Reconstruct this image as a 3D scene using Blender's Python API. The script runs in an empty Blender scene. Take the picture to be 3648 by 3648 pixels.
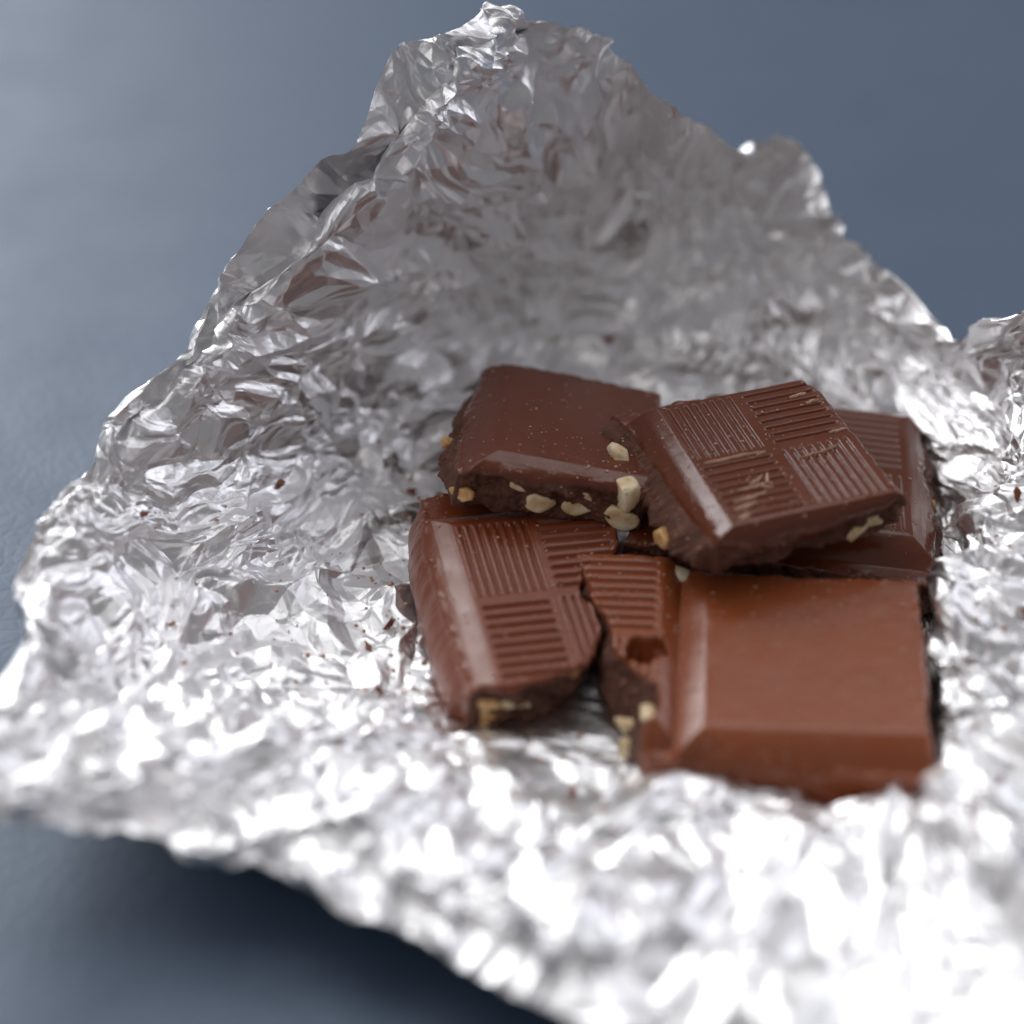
import bpy, math, random
import numpy as np
from mathutils import Vector, Matrix, noise

CM = 0.01                      # everything below is written in centimetres
scene = bpy.context.scene
COL = scene.collection

# ------------------------------------------------------------------ camera
PITCH = math.radians(38.0)
DIST = 30.0
cam_d = bpy.data.cameras.new("camera")
cam_d.sensor_fit = 'HORIZONTAL'
cam_d.sensor_width = 24.0
cam_d.lens = 50.0
cam_d.clip_start = 0.01
cam_d.clip_end = 50.0
cam_d.dof.use_dof = True
cam_d.dof.focus_distance = DIST * CM
cam_d.dof.aperture_fstop = 4.0
cam_d.dof.aperture_blades = 9
cam = bpy.data.objects.new("camera", cam_d)
cam.location = (0.0, -DIST * math.cos(PITCH) * CM, (1.0 + DIST * math.sin(PITCH)) * CM)
cam.rotation_euler = (math.pi / 2 - PITCH, 0, 0)
COL.objects.link(cam)
scene.camera = cam

# ------------------------------------------------------------------ room light, windows and added fill lamps
world = bpy.data.worlds.new("World")
scene.world = world
world.use_nodes = True
bg = world.node_tree.nodes["Background"]
bg.inputs[0].default_value = (0.98, 0.96, 0.98, 1)
bg.inputs[1].default_value = 0.155

def area_light(name, loc, aim, sx, sy, watts, col):
    d = bpy.data.lights.new(name, 'AREA')
    d.shape = 'RECTANGLE'
    d.size, d.size_y = sx, sy
    d.energy = watts
    d.color = col
    o = bpy.data.objects.new(name, d)
    o.location = loc
    o.rotation_euler = (Vector(aim) - Vector(loc)).to_track_quat('-Z', 'Y').to_euler()
    COL.objects.link(o)
    return o

area_light("window", (-0.93, 1.36, 0.88), (0, 0, 0.01), 1.05, 1.30, 26, (0.985, 0.99, 1.0))
area_light("ceiling_bounce_fill", (-0.4, 0.85, 2.25), (0, 0, 0.01), 3.2, 1.3, 15, (0.98, 0.985, 1.0))  # added overhead lamp standing in for ceiling bounce, lifts the foil midtones
area_light("far_window", (1.75, 1.05, 1.15), (0, 0, 0.01), 1.5, 1.3, 11, (0.90, 0.91, 1.0))
area_light("camera_side_fill", (-1.3, -1.0, 1.7), (0, 0, 0.01), 1.7, 1.3, 5.0, (1.0, 0.97, 0.96))  # added fill lamp, not a wall: brightens foil that faces the camera

scene.view_settings.view_transform = 'Standard'
scene.view_settings.look = 'None'
scene.view_settings.exposure = 0.22
scene.view_settings.gamma = 1.0
scene.view_settings.use_curve_mapping = False
scene.cycles.use_denoising = True
scene.cycles.max_bounces = 10
scene.cycles.glossy_bounces = 6
scene.cycles.sample_clamp_indirect = 6.0
scene.cycles.caustics_reflective = True
scene.cycles.blur_glossy = 0.5

# ------------------------------------------------------------------ materials
class NT:
    def __init__(self, name):
        self.m = bpy.data.materials.new(name)
        self.m.use_nodes = True
        self.t = self.m.node_tree
        self.b = self.t.nodes["Principled BSDF"]
        self.tc = self.t.nodes.new("ShaderNodeTexCoord").outputs["Object"]
    def n(self, kind, **kw):
        nd = self.t.nodes.new(kind)
        for k, v in kw.items():
            setattr(nd, k, v)
        return nd
    def l(self, a, b):
        self.t.links.new(a, b)
    def noise(self, scale, detail=4, rough=0.55, vec=None, dist=0.0):
        nd = self.n("ShaderNodeTexNoise")
        nd.inputs["Scale"].default_value = scale
        nd.inputs["Detail"].default_value = detail
        nd.inputs["Roughness"].default_value = rough
        nd.inputs["Distortion"].default_value = dist
        self.l(vec or self.tc, nd.inputs["Vector"])
        return nd.outputs["Fac"]
    def ramp(self, fac, stops):
        nd = self.n("ShaderNodeValToRGB")
        e = nd.color_ramp.elements
        while len(e) < len(stops):
            e.new(0.5)
        for i, (p, c) in enumerate(stops):
            e[i].position = p
            e[i].color = c if len(c) == 4 else (*c, 1)
        self.l(fac, nd.inputs[0])
        return nd.outputs[0]
    def remap(self, fac, a, b, c, d):
        nd = self.n("ShaderNodeMapRange")
        for i, v in zip((1, 2, 3, 4), (a, b, c, d)):
            nd.inputs[i].default_value = v
        self.l(fac, nd.inputs[0])
        return nd.outputs[0]
    def mix(self, fac, a, b):
        nd = self.n("ShaderNodeMix", data_type='RGBA')
        self.l(fac, nd.inputs[0])
        for i, v in ((6, a), (7, b)):
            if isinstance(v, tuple):
                nd.inputs[i].default_value = (*v, 1)
            else:
                self.l(v, nd.inputs[i])
        return nd.outputs[2]
    def bump(self, h, strength, dist, prev=None):
        nd = self.n("ShaderNodeBump")
        nd.inputs["Strength"].default_value = strength
        nd.inputs["Distance"].default_value = dist
        self.l(h, nd.inputs["Height"])
        if prev:
            self.l(prev, nd.inputs["Normal"])
        return nd.outputs[0]
    def setn(self, nrm):
        self.l(nrm, self.b.inputs["Normal"])

def mat_table():
    t = NT("slate_blue_leatherette")
    b = t.b
    c = t.mix(t.noise(14, 5), (0.048, 0.074, 0.124), (0.056, 0.086, 0.142))
    t.l(c, b.inputs["Base Color"])
    vor = t.n("ShaderNodeTexVoronoi", feature='DISTANCE_TO_EDGE')
    vor.inputs["Scale"].default_value = 420
    t.l(t.tc, vor.inputs["Vector"])
    h1 = t.remap(vor.outputs["Distance"], 0.0, 0.22, 0.0, 1.0)
    nb = t.bump(h1, 0.16, 0.0002)
    nb = t.bump(t.noise(900, 6, 0.65), 0.20, 0.0002, nb)
    t.setn(nb)
    t.l(t.remap(t.noise(60, 4), 0.3, 0.7, 0.50, 0.58), b.inputs["Roughness"])
    b.inputs["Specular IOR Level"].default_value = 0.9
    b.inputs["Specular Tint"].default_value = (0.80, 0.90, 1.0, 1)
    return t.m

def mat_foil():
    t = NT("aluminium_foil")
    b = t.b
    b.inputs["Metallic"].default_value = 1.0
    sm = t.noise(55, 4)
    c = t.mix(t.remap(sm, 0.55, 0.8, 0, 1), (0.95, 0.945, 0.955), (0.89, 0.875, 0.88))
    t.l(c, b.inputs["Base Color"])
    t.l(t.remap(t.noise(130, 3), 0.3, 0.7, 0.34, 0.45), b.inputs["Roughness"])
    nb = t.bump(t.noise(900, 3), 0.15, 0.0003)
    t.setn(nb)
    return t.m

def mat_choc(name, base, light, rough, dusty):
    t = NT(name)
    b = t.b
    c = t.mix(t.noise(120, 4), base, tuple(v * 1.18 for v in base))
    d = t.remap(t.noise(260, 6, 0.7, dist=0.6), 0.60, 0.74, 0, dusty)
    c = t.mix(d, c, light)
    spots = t.remap(t.noise(95, 2, 0.4), 0.70, 0.76, 0, 0.5)
    c = t.mix(spots, c, tuple(v * 0.62 for v in base))
    t.l(c, b.inputs["Base Color"])
    r = t.remap(t.noise(180, 5), 0.3, 0.7, rough - 0.05, rough + 0.10)
    t.l(r, b.inputs["Roughness"])
    b.inputs["Specular IOR Level"].default_value = 0.6
    b.inputs["Subsurface Weight"].default_value = 0.10
    b.inputs["Subsurface Radius"].default_value = (0.0022, 0.0009, 0.0005)
    nb = t.bump(t.noise(2600, 4), 0.10, 0.0002)
    nb = t.bump(t.noise(300, 3), 0.12, 0.0006, nb)
    t.setn(nb)
    return t.m

def mat_broken():
    t = NT("broken_chocolate")
    b = t.b
    c = t.ramp(t.noise(420, 6, 0.65), [(0.30, (0.075, 0.024, 0.012)), (0.55, (0.15, 0.052, 0.029)), (0.75, (0.26, 0.115, 0.075))])
    t.l(c, b.inputs["Base Color"])
    b.inputs["Roughness"].default_value = 0.55
    nb = t.bump(t.noise(900, 7, 0.7), 0.9, 0.0008)
    t.setn(nb)
    return t.m

def mat_nut(name, c1, c2, c3):
    t = NT(name)
    b = t.b
    c = t.ramp(t.noise(330, 5, 0.6), [(0.30, c3), (0.48, c2), (0.62, c1)])
    c = t.mix(t.remap(t.noise(520, 5, 0.7), 0.64, 0.70, 0, 0.9), c, (0.17, 0.06, 0.03))   # chocolate smeared on the nut
    t.l(c, b.inputs["Base Color"])
    b.inputs["Roughness"].default_value = 0.5
    b.inputs["Subsurface Weight"].default_value = 0.3
    b.inputs["Subsurface Radius"].default_value = (0.003, 0.002, 0.001)
    t.setn(t.bump(t.noise(1300, 5), 0.4, 0.0003))
    return t.m

M_TABLE = mat_table()
M_FOIL = mat_foil()
M_CHOC = mat_choc("milk_chocolate", (0.122, 0.028, 0.010), (0.24, 0.10, 0.06), 0.20, 0.30)
M_CHOC_MID = mat_choc("warm_milk_chocolate", (0.185, 0.041, 0.013), (0.27, 0.11, 0.07), 0.29, 0.35)
M_CHOC_DULL = mat_choc("dull_milk_chocolate", (0.240, 0.060, 0.019), (0.30, 0.13, 0.08), 0.24, 0.30)
M_BROKEN = mat_broken()
M_NUT = mat_nut("blanched_nut", (0.86, 0.76, 0.56), (0.78, 0.62, 0.38), (0.52, 0.30, 0.13))
M_NUT_GOLD = mat_nut("roasted_nut", (0.80, 0.60, 0.34), (0.68, 0.40, 0.16), (0.42, 0.18, 0.06))
M_SCRAPE = mat_choc("scraped_chocolate", (0.50, 0.31, 0.22), (0.6, 0.42, 0.32), 0.6, 0.4)
M_CRUMB = mat_choc("crumb_chocolate", (0.22, 0.060, 0.024), (0.3, 0.12, 0.06), 0.5, 0.3)

# ------------------------------------------------------------------ mesh helpers
def mesh_np(name, verts, quads, mats, mat_idx=None, smooth=True, tris=None):
    """verts (N,3) in cm, quads (M,4) -> mesh in metres"""
    me = bpy.data.meshes.new(name)
    verts = np.asarray(verts, np.float32) * CM
    loops = [np.asarray(quads, np.int32).ravel()]
    sizes = [np.full(len(quads), 4, np.int32)]
    if tris is not None and len(tris):
        loops.append(np.asarray(tris, np.int32).ravel())
        sizes.append(np.full(len(tris), 3, np.int32))
    loops = np.concatenate(loops); sizes = np.concatenate(sizes)
    me.vertices.add(len(verts)); me.vertices.foreach_set("co", verts.ravel())
    me.loops.add(len(loops)); me.loops.foreach_set("vertex_index", loops)
    me.polygons.add(len(sizes))
    me.polygons.foreach_set("loop_start", np.concatenate([[0], np.cumsum(sizes)[:-1]]).astype(np.int32))
    me.polygons.foreach_set("loop_total", sizes)
    for m in mats:
        me.materials.append(m)
    if mat_idx is not None:
        me.polygons.foreach_set("material_index", np.asarray(mat_idx, np.int32))
    me.polygons.foreach_set("use_smooth", np.full(len(sizes), smooth))
    me.update(calc_edges=True)
    return me

def link(name, me, parent=None, loc=(0, 0, 0), rot=None):
    o = bpy.data.objects.new(name, me)
    COL.objects.link(o)
    if parent:
        o.parent = parent
    o.location = [v * CM for v in loc]
    if rot is not None:
        o.rotation_euler = rot
    return o

def tag(o, label, cat, group=None):
    o["label"] = label
    o["category"] = cat
    if group:
        o["group"] = group
    return o

def hash2(i, j, seed):
    n = (i.astype(np.int64) * 374761393 + j.astype(np.int64) * 668265263 + seed * 982451653) & 0xffffffff
    n = ((n ^ (n >> 13)) * 1274126177) & 0xffffffff
    n = n ^ (n >> 16)
    n = (n * 2246822519) & 0xffffffff
    n = n ^ (n >> 15)
    return (n & 0xffffff) / float(0xffffff) * 2 - 1

def facet(x, y, size, seed, rot=0.0):
    """random heights joined by flat triangles: sharp creases, values about -1..1"""
    c, s = math.cos(rot), math.sin(rot)
    u = (x * c - y * s) / size + 91.7; v = (x * s + y * c) / size + 57.3
    i = np.floor(u).astype(np.int64); j = np.floor(v).astype(np.int64)
    fu = u - i; fv = v - j
    a = hash2(i, j, seed); b = hash2(i + 1, j, seed); cc = hash2(i, j + 1, seed); d = hash2(i + 1, j + 1, seed)
    diag = hash2(i, j, seed + 77) > 0
    t1 = np.where(fu > fv, a + (b - a) * fu + (d - b) * fv, a + (d - cc) * fu + (cc - a) * fv)
    t2 = np.where(fu + fv < 1, a + (b - a) * fu + (cc - a) * fv, d + (cc - d) * (1 - fu) + (b - d) * (1 - fv))
    return np.where(diag, t1, t2)

def smoothn(x, y, size, seed, rot=0.0):
    c, s = math.cos(rot), math.sin(rot)
    u = (x * c - y * s) / size + 31.7; v = (x * s + y * c) / size + 17.3
    i = np.floor(u).astype(np.int64); j = np.floor(v).astype(np.int64)
    fu = u - i; fv = v - j
    fu = fu * fu * (3 - 2 * fu); fv = fv * fv * (3 - 2 * fv)
    a = hash2(i, j, seed); b = hash2(i + 1, j, seed); cc = hash2(i, j + 1, seed); d = hash2(i + 1, j + 1, seed)
    return (a * (1 - fu) + b * fu) * (1 - fv) + (cc * (1 - fu) + d * fu) * fv

# ------------------------------------------------------------------ table
def build_table():
    n = 60
    xs = np.linspace(-260, 260, n); ys = np.linspace(-160, 360, n)
    X, Y = np.meshgrid(xs, ys, indexing='ij')
    Z = np.zeros_like(X)
    V = np.stack([X, Y, Z], -1).reshape(-1, 3)
    idx = np.arange(n * n).reshape(n, n)
    q = np.stack([idx[:-1, :-1], idx[1:, :-1], idx[1:, 1:], idx[:-1, 1:]], -1).reshape(-1, 4)
    o = link("table_top", mesh_np("table_top", V, q, [M_TABLE]))
    o["kind"] = "structure"
    return o
build_table()

# ------------------------------------------------------------------ foil
# crumple-free shape of the sheet: rows run from the back rim to the front rim,
# columns from the left rim (outer edge, valley, ridge) to the right; x, y, z in cm
LAT = [
    [(-0.31, 4.68, 6.6), (-0.05, 5.07, 6.3), (0.14, 4.9, 6.3), (1.11, 5.14, 5.9), (2.36, 4.68, 4.9), (4.15, 5.98, 3.5), (5.18, 5.66, 2.7), (5.66, 4.74, 2.1), (7.03, 3.19, 1.8), (7.31, 1.52, 3.6), (9.2, 1.96, 3.5)],
    [(-0.86, 3.99, 6.4), (-0.64, 3.98, 6), (-0.45, 3.82, 6), (0.5, 4.99, 5), (1.76, 5.84, 3.3), (3.34, 6.27, 2.3), (4.35, 5.8, 1.8), (5.62, 4.85, 1.4), (6.78, 3.52, 1.1), (7.37, 1.84, 2.6), (9.13, 1.13, 2.8)],
    [(-1.68, 4.07, 6.2), (-1.24, 3.67, 5.5), (-1.08, 3.32, 5.6), (-0.05, 4.52, 4.2), (1.21, 5.78, 2.2), (2.93, 5.8, 1.5), (4.08, 5.17, 1.2), (5.45, 4.4, 0.9), (6.69, 2.81, 0.9), (7.35, 1.24, 2), (8.97, 0.17, 2.4)],
    [(-2.32, 2.77, 5.3), (-1.79, 3.47, 4.6), (-1.65, 3.11, 4.8), (-0.68, 4.2, 3.4), (0.46, 5.32, 1.4), (2.23, 5.01, 0.9), (3.88, 4.4, 0.7), (5.23, 3.67, 0.5), (6.55, 1.86, 0.8), (7.18, 0.51, 1.7), (9.14, 0.16, 1.5)],
    [(-3.38, 2.39, 4.4), (-2.78, 2.85, 3.7), (-2.64, 2.42, 4), (-1.62, 3.54, 2.7), (-0.22, 4.71, 0.8), (1.89, 4.55, 0.4), (3.71, 4.03, 0.25), (5.2, 3.24, 0.2), (6.44, 1.48, 0.5), (6.99, 0.04, 1.4), (8.92, -0.83, 1.43)],
    [(-4.15, 1.56, 3.3), (-4.05, 1.77, 3), (-3.83, 1.53, 3.2), (-2.91, 2.18, 2), (-1.36, 3.38, 0.5), (1.02, 3.31, 0.15), (3.36, 2.68, 0.1), (5.48, 2.14, 0.1), (6.27, 0.72, 0.3), (6.67, -0.55, 1.3), (8.76, -1.58, 1.3)],
    [(-5.49, 0.31, 2.3), (-5.24, 0.26, 2.2), (-5.03, 0.21, 2.1), (-3.92, 0.92, 1.3), (-2.18, 1.74, 0.3), (0.35, 1.36, 0.1), (2.97, 0.72, 0.1), (5.59, 0.11, 0.1), (5.94, -0.72, 0.2), (6.02, -1.68, 1.2), (8.54, -2.69, 1.05)],
    [(-6.35, -1.24, 1.8), (-6, -1.29, 1.7), (-5.67, -1.27, 1.5), (-4.64, -0.98, 0.8), (-2.65, -0.66, 0.15), (-0.12, -1.03, 0.08), (2.72, -1.59, 0.08), (5.27, -2.13, 0.08), (5.67, -2.74, 0.15), (5.67, -3.47, 1.1), (8.1, -4.57, 0.95)],
    [(-6.28, -3.49, 1.75), (-6.03, -3.62, 1.6), (-5.74, -3.59, 1.3), (-4.77, -3.24, 0.8), (-2.84, -2.85, 0.35), (-0.46, -2.91, 0.12), (1.95, -3.67, 0.08), (4.57, -4.15, 0.08), (5.31, -4.13, 0.15), (5.42, -4.81, 1.1), (7.68, -6.34, 0.95)],
    [(-6.22, -4.58, 1.85), (-5.93, -4.65, 1.7), (-5.64, -4.47, 1.4), (-4.76, -4.14, 1), (-2.86, -3.72, 0.6), (-0.56, -3.55, 0.2), (1.66, -4.08, 0.1), (4.24, -4.64, 0.1), (4.99, -4.93, 0.2), (5.3, -5.54, 1.1), (7.54, -6.92, 0.95)],
    [(-6.23, -5.41, 1.9), (-5.94, -5.35, 1.8), (-5.52, -5.13, 1.5), (-4.7, -4.87, 1.2), (-2.77, -4.5, 1), (-0.58, -3.79, 0.42), (1.64, -4.34, 0.34), (3.92, -4.93, 0.32), (4.83, -5.55, 0.75), (5.26, -6.14, 1.1), (7.38, -7.55, 0.95)],
    [(-6.43, -5.98, 1.9), (-5.91, -5.96, 1.7), (-5.46, -5.84, 1.5), (-4.7, -5.65, 1.3), (-2.8, -5.29, 0.9), (-0.76, -4.89, 0.68), (1.25, -5.4, 0.64), (3.38, -6.01, 0.64), (4.57, -6.45, 0.8), (5.27, -7.43, 1.25), (7.25, -9.15, 1.1)],
    [(-6.44, -6.31, 1.8), (-5.92, -6.29, 1.6), (-5.45, -6.27, 1.5), (-4.65, -6.07, 1.2), (-2.71, -6.3, 1), (-1.02, -6.73, 0.92), (0.57, -7.35, 0.9), (2.4, -7.88, 0.88), (4.01, -8.64, 0.9), (5.38, -9.5, 1.1), (7.11, -10.88, 0.95)],
    [(-6.52, -6.3, 1.7), (-5.92, -6.4, 1.5), (-5.37, -6.43, 1.4), (-4.54, -6.41, 1.2), (-2.67, -6.84, 0.95), (-1.17, -7.7, 0.85), (0.2, -8.45, 0.8), (1.73, -9.2, 0.8), (3.59, -10.21, 0.8), (5.34, -11.27, 0.9), (7.28, -12.33, 0.75)],
]


def catmull(P, t):
    """P (n, ...) control rows, t in 0..n-1 -> interpolated rows"""
    n = len(P)
    i = np.clip(np.floor(t).astype(int), 0, n - 2)
    f = (t - i).reshape((-1,) + (1,) * (P.ndim - 1))
    p0 = P[np.clip(i - 1, 0, n - 1)]; p1 = P[i]; p2 = P[i + 1]; p3 = P[np.clip(i + 2, 0, n - 1)]
    k = 0.42
    m1 = (p2 - p0) * k; m2 = (p3 - p1) * k
    f2 = f * f; f3 = f2 * f
    return (2 * f3 - 3 * f2 + 1) * p1 + (f3 - 2 * f2 + f) * m1 + (-2 * f3 + 3 * f2) * p2 + (f3 - f2) * m2

def param_by_length(P, n):
    """spread n samples along axis 0 of the lattice by mean spacing"""
    seg = np.linalg.norm(np.diff(P, axis=0), axis=-1)
    seg = seg.mean(axis=1)
    cum = np.concatenate([[0], np.cumsum(seg)])
    s = np.linspace(0, cum[-1], n)
    return np.interp(s, cum, np.arange(len(P))), s

def build_foil():
    L = np.array(LAT)                              # rows x cols x 3
    NV, NU = (1210, 1170)
    tv, sv = param_by_length(L, NV)
    A = catmull(L, tv)                             # NV x cols x 3
    B = np.swapaxes(A, 0, 1)
    tu, su = param_by_length(np.swapaxes(L, 0, 1), NU)
    S = np.swapaxes(catmull(B, tu), 0, 1)          # NV x NU x 3
    U, V = np.meshgrid(su, sv)
    # smooth normals
    du = np.gradient(S, axis=1); dv = np.gradient(S, axis=0)
    Nn = np.cross(dv, du)
    Nn /= np.linalg.norm(Nn, axis=-1, keepdims=True) + 1e-9
    TU = du / (np.linalg.norm(du, axis=-1, keepdims=True) + 1e-9)
    TV = dv / (np.linalg.norm(dv, axis=-1, keepdims=True) + 1e-9)
    # domain warp, itself creased
    x = U + 0.34 * facet(U, V, 1.3, 11, 0.4) + 0.12 * facet(U, V, 0.5, 12, 1.1)
    y = V + 0.34 * facet(U, V, 1.2, 13, 0.9) + 0.12 * facet(U, V, 0.45, 14, 0.2)
    big = facet(x, y, 1.9, 21, 0.3)
    mid = facet(x, y, 0.88, 22, 0.9)
    x2 = x + 0.10 * facet(U, V, 0.5, 15, 0.8); y2 = y + 0.10 * facet(U, V, 0.5, 16, 0.1)
    sma = facet(x2, y2, 0.43, 23, 0.15)
    fin = facet(x2, y2, 0.17, 24, 0.6)
    tin = facet(x2, y2, 0.10, 25, 1.2)
    fold = 1 - 2 * np.abs(facet(x, y, 0.75, 31, 0.5))      # straight sharp folds
    fold2 = 1 - 2 * np.abs(facet(x2, y2, 0.31, 32, 1.5))
    var = np.clip(0.55 + 0.65 * smoothn(U, V, 2.3, 41), 0.15, 1.2)
    var2 = np.clip(0.6 + 0.7 * smoothn(U, V, 0.9, 42), 0.1, 1.3)
    # calmer on the flat floor under the chocolate
    Xc, Yc, Zc = S[..., 0], S[..., 1], S[..., 2]
    floor = np.exp(-(np.clip(Zc - 0.1, 0, None) / 0.35) ** 2)
    under = floor * np.clip((Xc + 1.6) / 1.2, 0, 1) * np.clip((4.2 - Yc) / 1.0, 0, 1)
    under = under * np.clip((Yc + 4.7) / 0.4, 0, 1)
    amp = 1 - 0.66 * under
    rimz = np.exp(-(U / 1.1) ** 2) + 0.5 * np.exp(-(V / 0.9) ** 2)
    fore = np.clip((-4.2 - Yc) / 2.0, 0, 1)
    back = np.clip(1 - V / 7.5, 0, 1) * np.clip(U / 2.0, 0, 1)        # the back wall is the most crushed
    boost = (1 + 1.1 * rimz) * (1 + 0.35 * fore) * (1 + 0.55 * back)
    h = amp * (0.22 * big * (0.35 + 0.65 * (1 - floor)) + 0.21 * mid * (0.6 + 0.5 * var) * (1 + 0.3 * fore + 0.35 * back) + (0.145 * sma + 0.050 * fin * (0.45 + 0.55 * var2)) * (0.6 + 0.7 * var) * boost + 0.014 * tin * var2
               + 0.050 * fold * var + 0.026 * fold2 * var2 * boost)
    # long straight creases where the sheet was once folded and squeezed
    rg = random.Random(17)
    crease = np.zeros_like(U)
    for k in range(34):
        u0 = rg.uniform(0, su[-1]); v0 = rg.uniform(0, sv[-1]); a = rg.uniform(0, math.pi)
        ln = rg.uniform(1.2, 3.6); sg = rg.choice((-1, 1, 1)) * rg.uniform(0.06, 0.15); w = rg.uniform(0.07, 0.18)
        ca, sa = math.cos(a), math.sin(a)
        al = (x - u0) * ca + (y - v0) * sa; ac = -(x - u0) * sa + (y - v0) * ca + 0.12 * (facet(U, V, 1.1, 60 + k, a))
        crease += sg * np.clip(1 - np.abs(ac) / w, 0, 1) * np.clip((ln / 2 - np.abs(al)) / 0.4, 0, 1)
    h = h + amp * crease
    lat_u = amp * (0.13 * facet(x, y, 0.7, 51, 0.7) + 0.035 * facet(x2, y2, 0.3, 52, 0.1))
    lat_v = amp * (0.13 * facet(x, y, 0.7, 53, 1.3) + 0.035 * facet(x2, y2, 0.3, 54, 0.8))
    # rim crumples more and is torn slightly uneven
    rim = np.exp(-np.minimum.reduce([U, V, sv[-1] - V]) / 0.35)
    P = S + Nn * (h * (1 - 0.35 * rim))[..., None] + TU * (lat_u * (1 + 0.15 * rim))[..., None] + TV * (lat_v * (1 + 0.15 * rim))[..., None]
    P[..., 2] = np.where(P[..., 2] < 0.02, 0.02 + 0.12 * np.abs(P[..., 2] - 0.02), P[..., 2])
    idx = np.arange(NV * NU).reshape(NV, NU)
    q = np.stack([idx[:-1, :-1], idx[1:, :-1], idx[1:, 1:], idx[:-1, 1:]], -1).reshape(-1, 4)
    me = mesh_np("aluminium_foil", P.reshape(-1, 3), q, [M_FOIL], smooth=False)
    o = link("aluminium_foil", me)
    tag(o, "crumpled silver aluminium foil wrapper opened around the broken chocolate pieces", "foil")
    return o, P

FOIL, FP = build_foil()
FLAT = FP.reshape(-1, 3)

def foil_z(x, y):
    d = (FLAT[:, 0] - x) ** 2 + (FLAT[:, 1] - y) ** 2
    k = np.argpartition(d, 6)[:6]
    return FLAT[k, 2].max(), FLAT[k]

# ------------------------------------------------------------------ chocolate
def fbm(x, y, size, seed, octs=4):
    v = 0; a = 1; tot = 0
    for k in range(octs):
        v = v + a * smoothn(x, y, size / 2 ** k, seed + k, 0.5 * k); tot += a; a *= 0.55
    return v / tot

def side_curve(pts, n, jag, seed):
    """polyline through pts resampled to n points, with jagged sideways noise"""
    pts = np.array(pts, float)
    seg = np.linalg.norm(np.diff(pts, axis=0), axis=1)
    cum = np.concatenate([[0], np.cumsum(seg)])
    s = np.linspace(0, cum[-1], n)
    P = np.stack([np.interp(s, cum, pts[:, 0]), np.interp(s, cum, pts[:, 1])], 1)
    T = np.gradient(P, axis=0)
    T /= np.linalg.norm(T, axis=1, keepdims=True)
    Nn = np.stack([-T[:, 1], T[:, 0]], 1)
    f = fbm(s, s * 0 + seed, 0.45, seed, 5)
    fade = np.clip(np.minimum(s, cum[-1] - s) / 0.15, 0, 1)
    return P + Nn * (f * jag * fade)[:, None]

def cell_height(X, Y, cell):
    """moulded square: flat plateau, sloping bevels, engraved line pattern"""
    cx, cy, w, h, bw, drop, patt = cell
    x = X - cx; y = Y - cy
    dx = np.abs(x) - w / 2; dy = np.abs(y) - h / 2
    bwx, bwy = bw if isinstance(bw, tuple) else (bw, bw)
    d = np.maximum(dx, dy)
    t = np.clip(np.maximum(dx / bwx, dy / bwy), 0, 1.15)
    tb = np.clip(t / 0.52, 0, 1); tc = np.clip((t - 0.52) / 0.48, 0, 1)
    Z = -drop * (0.37 * tb + 0.63 * tc)          # shallow inner bevel, steeper outer one
    # slight rounding of the rim and foot of the bevel
    Z -= 0.006 * np.exp(-(d / 0.04) ** 2)
    Z -= 0.006 * np.exp(-((t - 0.52) / 0.09) ** 2)
    if patt:
        px, py, nx, depth, gw, rnd = patt
        bx = w / 2; by = h / 2
        for ix in (0, 1):
            for iy in (0, 1):
                x0 = -w / 2 + ix * bx; y0 = -h / 2 + iy * by
                vertical = (ix + iy) % 2 == 1          # top-left and bottom-right run along y
                u, v, lu, lv = (x - x0, y - y0, bx, by) if vertical else (y - y0, x - x0, by, bx)
                m = 0.055
                pit = (lu - 2 * m) / nx
                k = (u - m) / pit
                inside = (u > m * 0.4) & (u < lu - m * 0.4) & (v > 0.04) & (v < lv - 0.04)
                dd = np.abs(k - np.floor(k) - 0.5) * pit          # distance to groove centre
                g = np.clip(1 - dd / gw, 0, 1)
                endf = np.clip(np.minimum(v - 0.06, lv - 0.06 - v) / 0.05, 0, 1)
                crest = rnd * (1 - np.clip((pit / 2 - dd) / (pit / 2 - 0), 0, 1)) ** 2 * 0
                Z -= np.where(inside, (depth * (g * g * (3 - 2 * g)) + rnd * np.clip(1 - dd / (pit * 0.5), 0, 1) ** 2) * endf, 0)
    return Z

def lump_mesh(name, rx, ry, rz, seed, mat, rough=0.22, sub=3, flat=0.0):
    import bmesh
    bm = bmesh.new()
    bmesh.ops.create_icosphere(bm, subdivisions=sub, radius=1.0)
    off = Vector((seed * 3.17, seed * 1.31, seed * 0.73))
    rg = random.Random(int(seed * 10))
    cuts = [(Vector((rg.gauss(0, 1), rg.gauss(0, 1), rg.gauss(0, 0.6))).normalized(), rg.uniform(0.5, 0.85)) for _ in range(5)]
    for v in bm.verts:
        p = v.co.copy()
        n1 = noise.noise(p * 1.1 + off); n2 = noise.noise(p * 2.6 + off * 2)
        cell = noise.cell(p * 1.7 + off)
        k = 1 + rough * (1.3 * n1 + 0.6 * n2)
        p *= k
        if flat:
            for pn, pd in cuts:
                dd = p.dot(pn) - pd
                if dd > 0:
                    p -= pn * dd * 0.93
        if flat and p.z > flat:
            p.z = flat + (p.z - flat) * 0.15 + 0.04 * n2
        v.co = Vector((p.x * rx, p.y * ry, p.z * rz)) * CM
    for f in bm.faces:
        f.smooth = True
    me = bpy.data.meshes.new(name)
    bm.to_mesh(me); bm.free()
    me.materials.append(mat)
    return me

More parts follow.
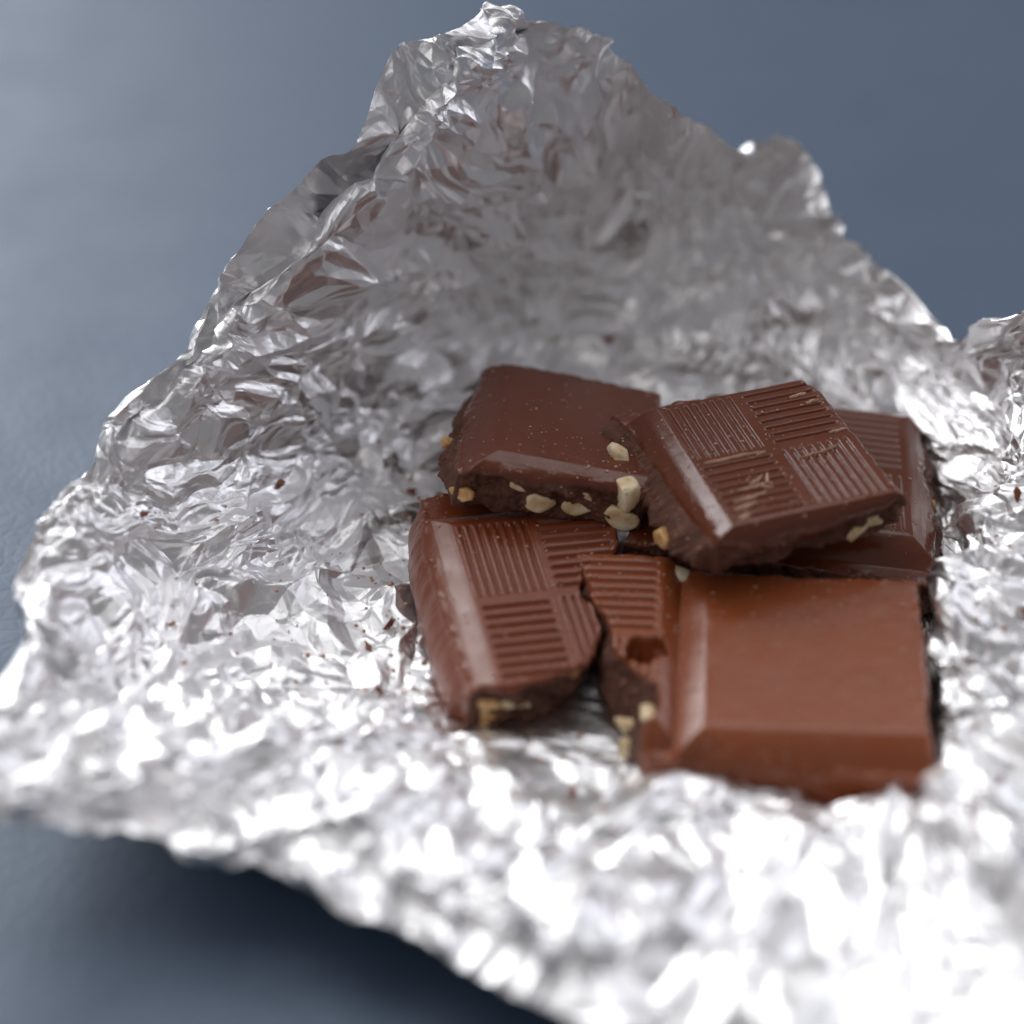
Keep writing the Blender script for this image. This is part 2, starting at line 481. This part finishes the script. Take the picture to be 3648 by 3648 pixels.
def chocolate(name, label, group, pos, yaw, tx, ty, T, corners, sides, jags, cells, base_z, mats, nuts, seed, step=0.0125, rough=0.07, holes=(), flare={}, moulded=''):
    """corners FL, FR, BR, BL (local xy); sides = dict of extra points for F, R, B, L"""
    root = bpy.data.objects.new(name, None)
    root.empty_display_size = 0.01
    COL.objects.link(root)
    Rm = Matrix.Rotation(math.radians(yaw), 3, 'Z') @ Matrix.Rotation(math.radians(tx), 3, 'X') @ Matrix.Rotation(math.radians(ty), 3, 'Y')
    base = Rm @ Vector((0, 0, -T))
    root.location = [(pos[k] + base[k]) * CM for k in range(3)]
    root.rotation_euler = Rm.to_euler()
    tag(root, label, "chocolate piece", group)
    FL, FR, BR, BL = corners
    wid = math.dist(FL, FR); hei = math.dist(FL, BL)
    ns = int(max(wid, math.dist(BL, BR)) / step); nt = int(max(hei, math.dist(FR, BR)) / step)
    jF, jR, jB, jL = jags
    cF = side_curve([FL] + sides.get('F', []) + [FR], ns, jF, seed + 1)
    cB = side_curve([BL] + sides.get('B', []) + [BR], ns, jB, seed + 2)
    cL = side_curve([FL] + sides.get('L', []) + [BL], nt, jL, seed + 3)
    cR = side_curve([FR] + sides.get('R', []) + [BR], nt, jR, seed + 4)
    s = np.linspace(0, 1, ns)[:, None, None]; t = np.linspace(0, 1, nt)[None, :, None]
    G = (1 - t) * cF[:, None] + t * cB[:, None] + (1 - s) * cL[None] + s * cR[None] \
        - ((1 - s) * (1 - t) * np.array(FL) + s * (1 - t) * np.array(FR) + (1 - s) * t * np.array(BL) + s * t * np.array(BR))
    X, Y = G[..., 0], G[..., 1]
    Z = np.full_like(X, base_z)
    for c in cells:
        Z = np.maximum(Z, cell_height(X, Y, c))
    Z += 0.006 * fbm(X, Y, 0.9, seed + 9, 3)
    # crumbly lip close to a broken side
    arcs = [(cF, jF), (cB, jB), (cL, jL), (cR, jR)]
    e = np.minimum(np.minimum(np.arange(ns)[:, None] + np.zeros((1, nt)), (ns - 1 - np.arange(ns))[:, None] + np.zeros((1, nt))),
                   np.minimum(np.arange(nt)[None] + np.zeros((ns, 1)), (nt - 1 - np.arange(nt))[None] + np.zeros((ns, 1)))) * step
    Z -= 0.05 * np.clip(1 - e / 0.05, 0, 1) ** 2
    Z += np.clip(1 - e / 0.14, 0, 1) * 0.05 * fbm(X, Y, 0.18, seed + 6, 3) * (max(jags) > 0.05)
    for hx, hy, hr, hd in holes:
        dd = np.sqrt((X - hx) ** 2 + (Y - hy) ** 2) + 0.13 * fbm(X, Y, 0.22, seed + 61, 4)
        Z -= hd * np.sqrt(np.clip(1 - (dd / hr) ** 2, 0, 1))
    verts = np.stack([X, Y, Z + T], -1).reshape(-1, 3)
    idx = np.arange(ns * nt).reshape(ns, nt)
    q = np.stack([idx[:-1, :-1], idx[1:, :-1], idx[1:, 1:], idx[:-1, 1:]], -1).reshape(-1, 4)
    # outer loop, counter-clockwise from FL
    loop = np.concatenate([idx[:-1, 0], idx[-1, :-1], idx[:0:-1, -1], idx[0, :0:-1]])
    LP = verts[loop]
    arc = np.concatenate([[0], np.cumsum(np.linalg.norm(np.diff(LP[:, :2], axis=0), axis=1))])
    nl = len(loop)
    # outward direction from a smoothed loop
    K = 25
    ker = np.ones(2 * K + 1) / (2 * K + 1)
    sm = np.stack([np.convolve(np.concatenate([LP[-K:, k], LP[:, k], LP[:K, k]]), ker, 'valid') for k in (0, 1)], 1)
    Td = np.roll(sm, -3, 0) - np.roll(sm, 3, 0)
    Td /= np.linalg.norm(Td, axis=1, keepdims=True)
    ND = np.stack([Td[:, 1], -Td[:, 0]], 1)
    rows = 34
    allv = [verts]; qs = [q]
    prev = loop
    nb = len(verts)
    # a jag per loop vertex, so moulded sides stay smooth and broken ones rough
    jl = np.concatenate([np.full(ns - 1, jF), np.full(nt - 1, jR), np.full(ns - 1, jB), np.full(nt - 1, jL)])
    jl = np.convolve(np.concatenate([jl[-20:], jl, jl[:20]]), np.ones(41) / 41, 'valid')
    def side_fl(k, n):
        v = flare.get(k, 0.0)
        a, b2 = v if isinstance(v, tuple) else (v, v)
        r = np.linspace(a, b2, n)                       # left-to-right or front-to-back
        return r[::-1] if k in 'BL' else r
    fl = np.concatenate([side_fl('F', ns - 1), side_fl('R', nt - 1), side_fl('B', ns - 1), side_fl('L', nt - 1)])
    fl = np.convolve(np.concatenate([fl[-20:], fl, fl[:20]]), np.ones(41) / 41, 'valid')
    md = np.concatenate([np.full(n_, 0.12 if k in moulded else 1.0) for k, n_ in (('F', ns - 1), ('R', nt - 1), ('B', ns - 1), ('L', nt - 1))])
    wall_mat = (md > 0.5).astype(int)
    md = np.convolve(np.concatenate([md[-20:], md, md[:20]]), np.ones(41) / 41, 'valid')
    rings = []
    for r in range(1, rows + 1):
        f = r / rows
        z = LP[:, 2] * (1 - f)
        ang = arc
        am = (rough + jl * 0.7) * md
        env = min(1, f * 5)
        off = env * am * (1.2 * fbm(ang + 0.5 * z, z + 1.4 * fl * f, 0.30, seed + 20, 4) + 0.42 * np.abs(fbm(ang - 0.6 * z, z * 1.3 + 1.4 * fl * f, 0.11, seed + 33, 3))) + fl * math.sin(min(1, f * 1.15) * math.pi / 2)
        off -= 0.10 * max(0, f - 0.8) / 0.2
        # keep seam continuous
        wgt = np.clip(np.minimum(arc, arc[-1] - arc) / 0.2, 0, 1)
        off = off * wgt
        bl = min(1.0, f * 2.2) * wgt
        P = np.stack([LP[:, 0] * (1 - bl) + sm[:, 0] * bl + ND[:, 0] * off, LP[:, 1] * (1 - bl) + sm[:, 1] * bl + ND[:, 1] * off, z], 1)
        rings.append(P)
        allv.append(P)
        cur = nb + np.arange(nl)
        nb += nl
        qs.append(np.stack([prev, cur, np.roll(cur, -1), np.roll(prev, -1)], 1))
        prev = cur
    cen = nb
    allv.append(np.array([[*LP[:, :2].mean(0), 0.0]]))
    tris = np.stack([prev, np.full(nl, cen), np.roll(prev, -1)], 1)
    V = np.concatenate(allv)
    nq = sum(len(a) for a in qs)
    mi = np.concatenate([np.zeros(len(q)), np.tile(wall_mat, rows), np.ones(len(tris))]).astype(int)
    me = mesh_np(name + "_body", V, np.concatenate(qs), mats, mi, True, tris)
    body = link("body", me, root)
    # nuts in the broken faces
    starts = {'F': 0, 'R': ns - 1, 'B': ns + nt - 2, 'L': 2 * ns + nt - 3}
    lens = {'F': ns - 1, 'R': nt - 1, 'B': ns - 1, 'L': nt - 1}
    for k, (sd, fr, zf, a, b_, c_, gold, out, tilt) in enumerate(nuts):
        if sd in ('B', 'L'):
            fr = 1 - fr                                  # fractions always run left-to-right, front-to-back
        i = int(starts[sd] + fr * lens[sd]) % nl
        r = min(rows - 1, max(0, int((1 - zf) * rows)))
        p = rings[r][i]
        d = ND[i]
        nm = lump_mesh("nut", a, b_, c_, seed * 7.3 + k * 2.9 + 1, M_NUT_GOLD if gold else M_NUT, flat=0.30)
        ax = Vector((d[0], d[1], 0.0)).normalized()
        up = Vector((0, 0, 1))
        side = up.cross(ax)
        rot = Matrix((side, ax.cross(side), ax)).transposed() @ Matrix.Rotation(tilt, 3, 'Z')
        o = link("nut", nm, body, (p[0] + d[0] * (out - 0.05), p[1] + d[1] * (out - 0.05), p[2]), rot.to_euler())
    return root, body

G = "broken chocolate pieces piled on the foil"
BW, DR = 0.46, 0.28
PT = (0, 0, 8, 0.036, 0.028, 0.004)          # narrow engraved lines
PT_SOFT = (0, 0, 8, 0.034, 0.042, 0.020)     # softer rounded bars

# back piece on the left, plain top, resting on the engraved piece in front of it
chocolate("chocolate_piece", "plain-topped chocolate piece at the back left with nuts along its front edge", G,
    (0.85, 0.98, 1.72), -2, -9, 10, 0.84,
    [(-1.52, -1.30), (1.20, -1.30), (1.35, 1.72), (-1.36, 1.82)],
    {'F': [(-0.6, -1.36), (0.3, -1.28)], 'L': [(-1.56, -0.6), (-1.50, 0.4)], 'B': [(-0.6, 1.92), (-0.2, 1.86), (0.5, 1.80)]},
    (0.06, 0.07, 0.07, 0.08),
    [(0.38, 0.40, 2.80, 2.82, BW, DR, None)], -DR, [M_CHOC, M_BROKEN],
    [('F', 0.04, 0.42, 0.19, 0.10, 0.12, 1, 0.03, 0.1), ('F', 0.32, 0.80, 0.15, 0.085, 0.10, 0, 0.03, 0.0),
     ('F', 0.43, 0.50, 0.26, 0.15, 0.15, 0, 0.05, -0.1), ('F', 0.64, 0.55, 0.23, 0.17, 0.13, 0, 0.03, 0.5),
     ('F', 0.86, 0.42, 0.29, 0.20, 0.15, 0, 0.08, -0.2), ('L', 0.46, 0.45, 0.17, 0.10, 0.14, 1, 0.08, 0),
     ('F', 0.12, 0.75, 0.07, 0.05, 0.06, 1, 0.02, 0)],
    3, rough=0.10, flare={'L': 0.12, 'F': -0.05})

# engraved piece on top of the pile
top_piece = chocolate("chocolate_piece", "topmost chocolate piece, engraved with four squares of fine grooves, its left slope shining", G,
    (3.58, -0.02, 2.12), 17.5, 0, -1.0, 0.70,
    [(-1.42, -1.50), (1.34, -1.44), (1.00, 1.62), (-1.70, 1.84)],
    {'F': [(-0.9, -1.56), (-0.3, -1.55), (1.0, -1.50)], 'R': [(1.27, -1.1), (1.22, 0.3), (1.20, 0.95)], 'B': [(-1.1, 1.84), (-0.5, 1.86), (0.2, 1.72), (0.6, 1.70)], 'L': [(-1.50, -0.8), (-1.53, 0.2), (-1.55, 1.1)]},
    (0.035, 0.05, 0.09, 0.05),
    [(0, 0, 2.33, 2.81, (0.36, 0.15), DR, PT)], -DR, [M_CHOC, M_BROKEN],
    [('L', 0.76, 0.60, 0.34, 0.24, 0.24, 0, 0.22, 0.7), ('L', 0.56, 0.45, 0.34, 0.30, 0.24, 0, 0.24, 1.0),
     ('L', 0.27, 0.20, 0.23, 0.16, 0.17, 1, 0.12, 0.3), ('F', 0.87, 0.42, 0.20, 0.19, 0.10, 0, 0.05, 0.4),
     ('F', 0.74, 0.36, 0.19, 0.09, 0.08, 0, 0.04, 0.6)],
    11, rough=0.12, flare={'L': (0.26, 0.34), 'F': -0.10})

# engraved piece at the left front
chocolate("chocolate_piece", "leftmost chocolate piece, engraved with line blocks, its front right corner broken off", G,
    (0.58, -1.88, 1.05), 12.3, 4, 3, 0.90,
    [(-1.46, -1.42), (0.14, -1.28), (1.30, 2.40), (-1.36, 2.52)],
    {'F': [(-1.05, -1.56), (-0.45, -1.46), (-0.1, -1.40)], 'R': [(0.46, -0.68), (0.40, 0.0), (0.55, 0.52), (0.95, 0.58), (1.15, 0.95), (1.22, 1.5)], 'L': [(-1.52, -0.2), (-1.54, 1.4)], 'B': [(-0.9, 2.62)]},
    (0.08, 0.09, 0.03, 0.03),
    [(0, 0.06, 2.2, 3.12, BW, DR, PT_SOFT)], -DR - 0.02, [M_CHOC_MID, M_BROKEN],
    [('F', 0.10, 0.66, 0.25, 0.12, 0.14, 1, 0.03, 0.2), ('F', 0.34, 0.70, 0.15, 0.10, 0.10, 0, 0.03, 0.0),
     ('F', 0.14, 0.25, 0.22, 0.17, 0.12, 1, 0.03, 0.4), ('F', 0.48, 0.36, 0.24, 0.16, 0.11, 0, 0.03, 0.4),
     ('F', 0.92, 0.80, 0.14, 0.10, 0.12, 1, 0.04, 0.7)],
    23, rough=0.10, flare={'F': -0.12, 'R': -0.2, 'L': (0.22, 0.16)}, moulded='LB')

# piece lying low at the back right under the topmost one
chocolate("chocolate_piece", "low chocolate piece at the back right, half hidden under the topmost engraved piece", G,
    (4.48, 0.93, 1.10), -5.4, 0, 3.9, 0.92,
    [(-2.75, -1.85), (1.50, -2.10), (1.30, 1.78), (-1.7, 1.90)],
    {'R': [(1.58, -1.2), (1.60, -0.4), (1.50, 0.5), (1.52, 1.35)], 'B': [(0.2, 1.90), (1.15, 1.88)]},
    (0.07, 0.10, 0.05, 0.05),
    [(0, 0.05, 2.42, 2.85, BW * 0.9, DR, (0, 0, 8, 0.012, 0.05, 0.004))], -DR, [M_CHOC, M_BROKEN],
    [('R', 0.08, 0.42, 0.24, 0.18, 0.15, 1, 0.05, 0.3), ('R', 0.52, 0.80, 0.10, 0.07, 0.08, 1, 0.03, 0.3),
     ('F', 0.92, 0.30, 0.22, 0.17, 0.12, 0, 0.06, 0.5)],
    37, flare={'R': 0.14})

# big front piece: one whole plain square and a broken remnant of the engraved one
chocolate("chocolate_piece", "large front chocolate piece, a smooth plain square joined to a broken engraved remnant", G,
    (3.87, -3.06, 1.12), -5, 1.6, -1.9, 0.96,
    [(-2.15, -1.62), (1.46, -1.96), (1.45, 1.44), (-3.20, 1.84)],
    {'F': [(-1.8, -1.80), (-0.23, -1.88), (0.8, -1.94)], 'R': [(1.43, -1.3), (1.46, 0.6)],
     'B': [(-2.45, 1.88), (-1.9, 1.80), (-1.50, 1.64), (0.2, 1.44), (1.0, 1.48)],
     'L': [(-1.92, -1.05), (-1.96, -0.7), (-2.30, -0.45), (-2.50, -0.1), (-2.64, 0.3), (-2.90, 1.0)]},
    (0.03, 0.05, 0.075, 0.10),
    [(0, 0, 2.74, 2.86, BW * 0.95, DR, None), (-3.15, 0.22, 2.40, 3.1, 0.30, DR, PT_SOFT)], -DR - 0.01, [M_CHOC_DULL, M_BROKEN],
    [('L', 0.74, 0.70, 0.32, 0.19, 0.18, 0, 0.16, 0.6), ('L', 0.19, 0.62, 0.27, 0.21, 0.20, 0, 0.10, 0.2), ('L', 0.08, 0.36, 0.20, 0.15, 0.16, 0, 0.10, 0.0),
     ('L', 0.28, 0.40, 0.17, 0.12, 0.14, 0, 0.12, 0.4), ('L', 0.13, 0.80, 0.17, 0.12, 0.14, 0, 0.02, 0.4), ('B', 0.30, 0.95, 0.26, 0.10, 0.16, 0, -0.05, 0.0), ('F', 0.05, 0.25, 0.18, 0.12, 0.10, 1, 0.0, 0.2)],
    51, rough=0.10, holes=[(-2.14, -0.04, 0.27, 0.42)], flare={'L': (0.36, -0.05)}, moulded='F')


def scrape(parent, spots, T):
    """little ridges of pale scraped chocolate on the engraved top"""
    rng = random.Random(5)
    vs = []; fs = []
    for (x, y, l, w, a) in spots:
        n = 9
        b = len(vs)
        for i in range(n):
            f = i / (n - 1)
            cx = x + math.cos(a) * l * (f - 0.5) + rng.uniform(-.008, .008)
            cy = y + math.sin(a) * l * (f - 0.5) + rng.uniform(-.012, .012)
            ww = w * (0.35 + 0.65 * math.sin(math.pi * (0.08 + 0.84 * f))) * rng.uniform(.6, 1.3)
            hh = 0.02 + 0.025 * rng.random()
            for k, (dx, dz) in enumerate(((-1, -0.02), (-0.5, hh), (0.45, hh * 0.8), (1, -0.02))):
                vs.append((cx - math.sin(a) * dx * ww, cy + math.cos(a) * dx * ww, T + dz))
            if i:
                for k in range(3):
                    p = b + (i - 1) * 4 + k
                    fs.append((p, p + 4, p + 5, p + 1))
    me = mesh_np("scrape_marks", np.array(vs), np.array(fs), [M_SCRAPE], smooth=True)
    return link("scrape_marks", me, parent)

scrape(top_piece[0], [(-0.62, -0.72, .42, .022, .1), (-0.50, -0.60, .3, .02, .5), (-0.72, -0.92, .50, .028, .15), (-0.85, -1.08, .34, .03, .2),
                      (-0.34, -0.62, .22, .024, 1.2), (-0.42, -0.76, .2, .02, -.4), (-0.96, -1.28, .2, .035, .3), (-0.62, -0.02, .8, .02, .02),
                      (-0.2, -0.06, .16, .018, .1), (0.82, 1.05, .28, .03, .1), (0.95, 0.85, .2, .025, .1), (1.0, 0.1, .24, .02, .1), (0.55, -0.28, .6, .010, .12)], 0.70)

# loose chocolate crumbs scattered on the foil
CR = [
 (-5.05, -0.60, .09, "tiny brown chocolate crumb on the far left slope of the foil"),
 (-3.35, 1.05, .12, "rust-brown chocolate shaving lodged in the crumpled left wall of the foil"),
 (-1.50, 1.60, .10, "small dark crumb in the foil crease behind the left engraved piece"),
 (-1.70, -1.45, .10, "small brown crumb on flat foil just left of the engraved chocolate piece"),
 (-1.95, -1.95, .11, "brown crumb on flat foil left of the engraved piece, nearer the front lip"),
 (-1.75, -2.90, .10, "reddish crumb on the foil near the left end of the front fold"),
 (-1.05, -4.10, .09, "small orange-brown crumb on the front fold below the left piece"),
 (0.75, -4.90, .15, "largest brown crumb on the front fold below the gap between two pieces"),
 (-0.60, -5.35, .09, "small reddish crumb on the blurred foil in front of the fold"),
 (3.05, 3.60, .12, "brown crumb on the blurred back wall of the foil above the pile"),
 (1.55, 4.80, .13, "brown crumb high on the blurred back wall of the foil"),
 (6.90, -0.55, .11, "orange-brown crumb on the raised foil to the right of the pile"),
 (6.70, -2.60, .11, "small red-brown crumb on the bright foil right of the large front piece"),
 (5.90, -5.35, .10, "reddish crumb on the foil below the right corner of the large front piece"),
]
for k, (x, y, r, lab) in enumerate(CR):
    z, _ = foil_z(x, y)
    me = lump_mesh("chocolate_crumb", r * 1.1, r * 0.55, r * 0.34, 3.3 * k + 2, M_CRUMB, rough=0.6, sub=2, flat=0.3)
    me.polygons.foreach_set('use_smooth', [False] * len(me.polygons))
    o = link("chocolate_crumb", me, None, (x, y, z + r * 0.3), (0.3 * k, 0.2 * k, 1.3 * k))
    tag(o, lab, "crumb", "chocolate crumbs scattered on the foil")

# crumb dust lying on the engraved tops: nobody could count it
def dust():
    rng = random.Random(9)
    dg = bpy.context.evaluated_depsgraph_get()
    import bmesh
    vs = []; fs = []
    base = bmesh.new(); bmesh.ops.create_icosphere(base, subdivisions=1, radius=1)
    bv = np.array([v.co for v in base.verts]); bf = np.array([[v.index for v in f.verts] for f in base.faces]); base.free()
    bodies = [o for o in COL.objects if o.name.startswith("body")]
    n = 0
    for i in range(1500):
        x = rng.gauss(1.9, 2.6); y = rng.gauss(-1.6, 2.2)
        hit, loc, nrm, fi, ob, mw = scene.ray_cast(dg, Vector((x, y, 6)) * CM, Vector((0, 0, -1)))
        if not hit or nrm.z < 0.6 or not (ob.name.startswith("body") or ob.name == "aluminium_foil"):
            continue
        r = rng.choice((0.008, 0.010, 0.012, 0.014, 0.02)) * CM
        if ob.name == "aluminium_foil":
            r *= rng.uniform(1.0, 2.2)
        sc = np.array([rng.uniform(.6, 1.5), rng.uniform(.6, 1.3), .7]) * r
        jit = 1 + 0.35 * np.array([rng.uniform(-1, 1) for _ in bv])[:, None]
        vs.append(bv * sc * jit + np.array(loc) + np.array([0, 0, r * 0.4])); fs.append(bf + n * len(bv)); n += 1
    V = np.concatenate(vs) / CM; F = np.concatenate(fs)
    me = mesh_np("crumb_dust", V, np.zeros((0, 4), int), [M_SCRAPE], smooth=True, tris=F)
    o = link("crumb_dust", me)
    tag(o, "fine pale chocolate and nut dust sprinkled over the chocolate and the foil near it", "crumb dust")
    o["kind"] = "stuff"
dust()
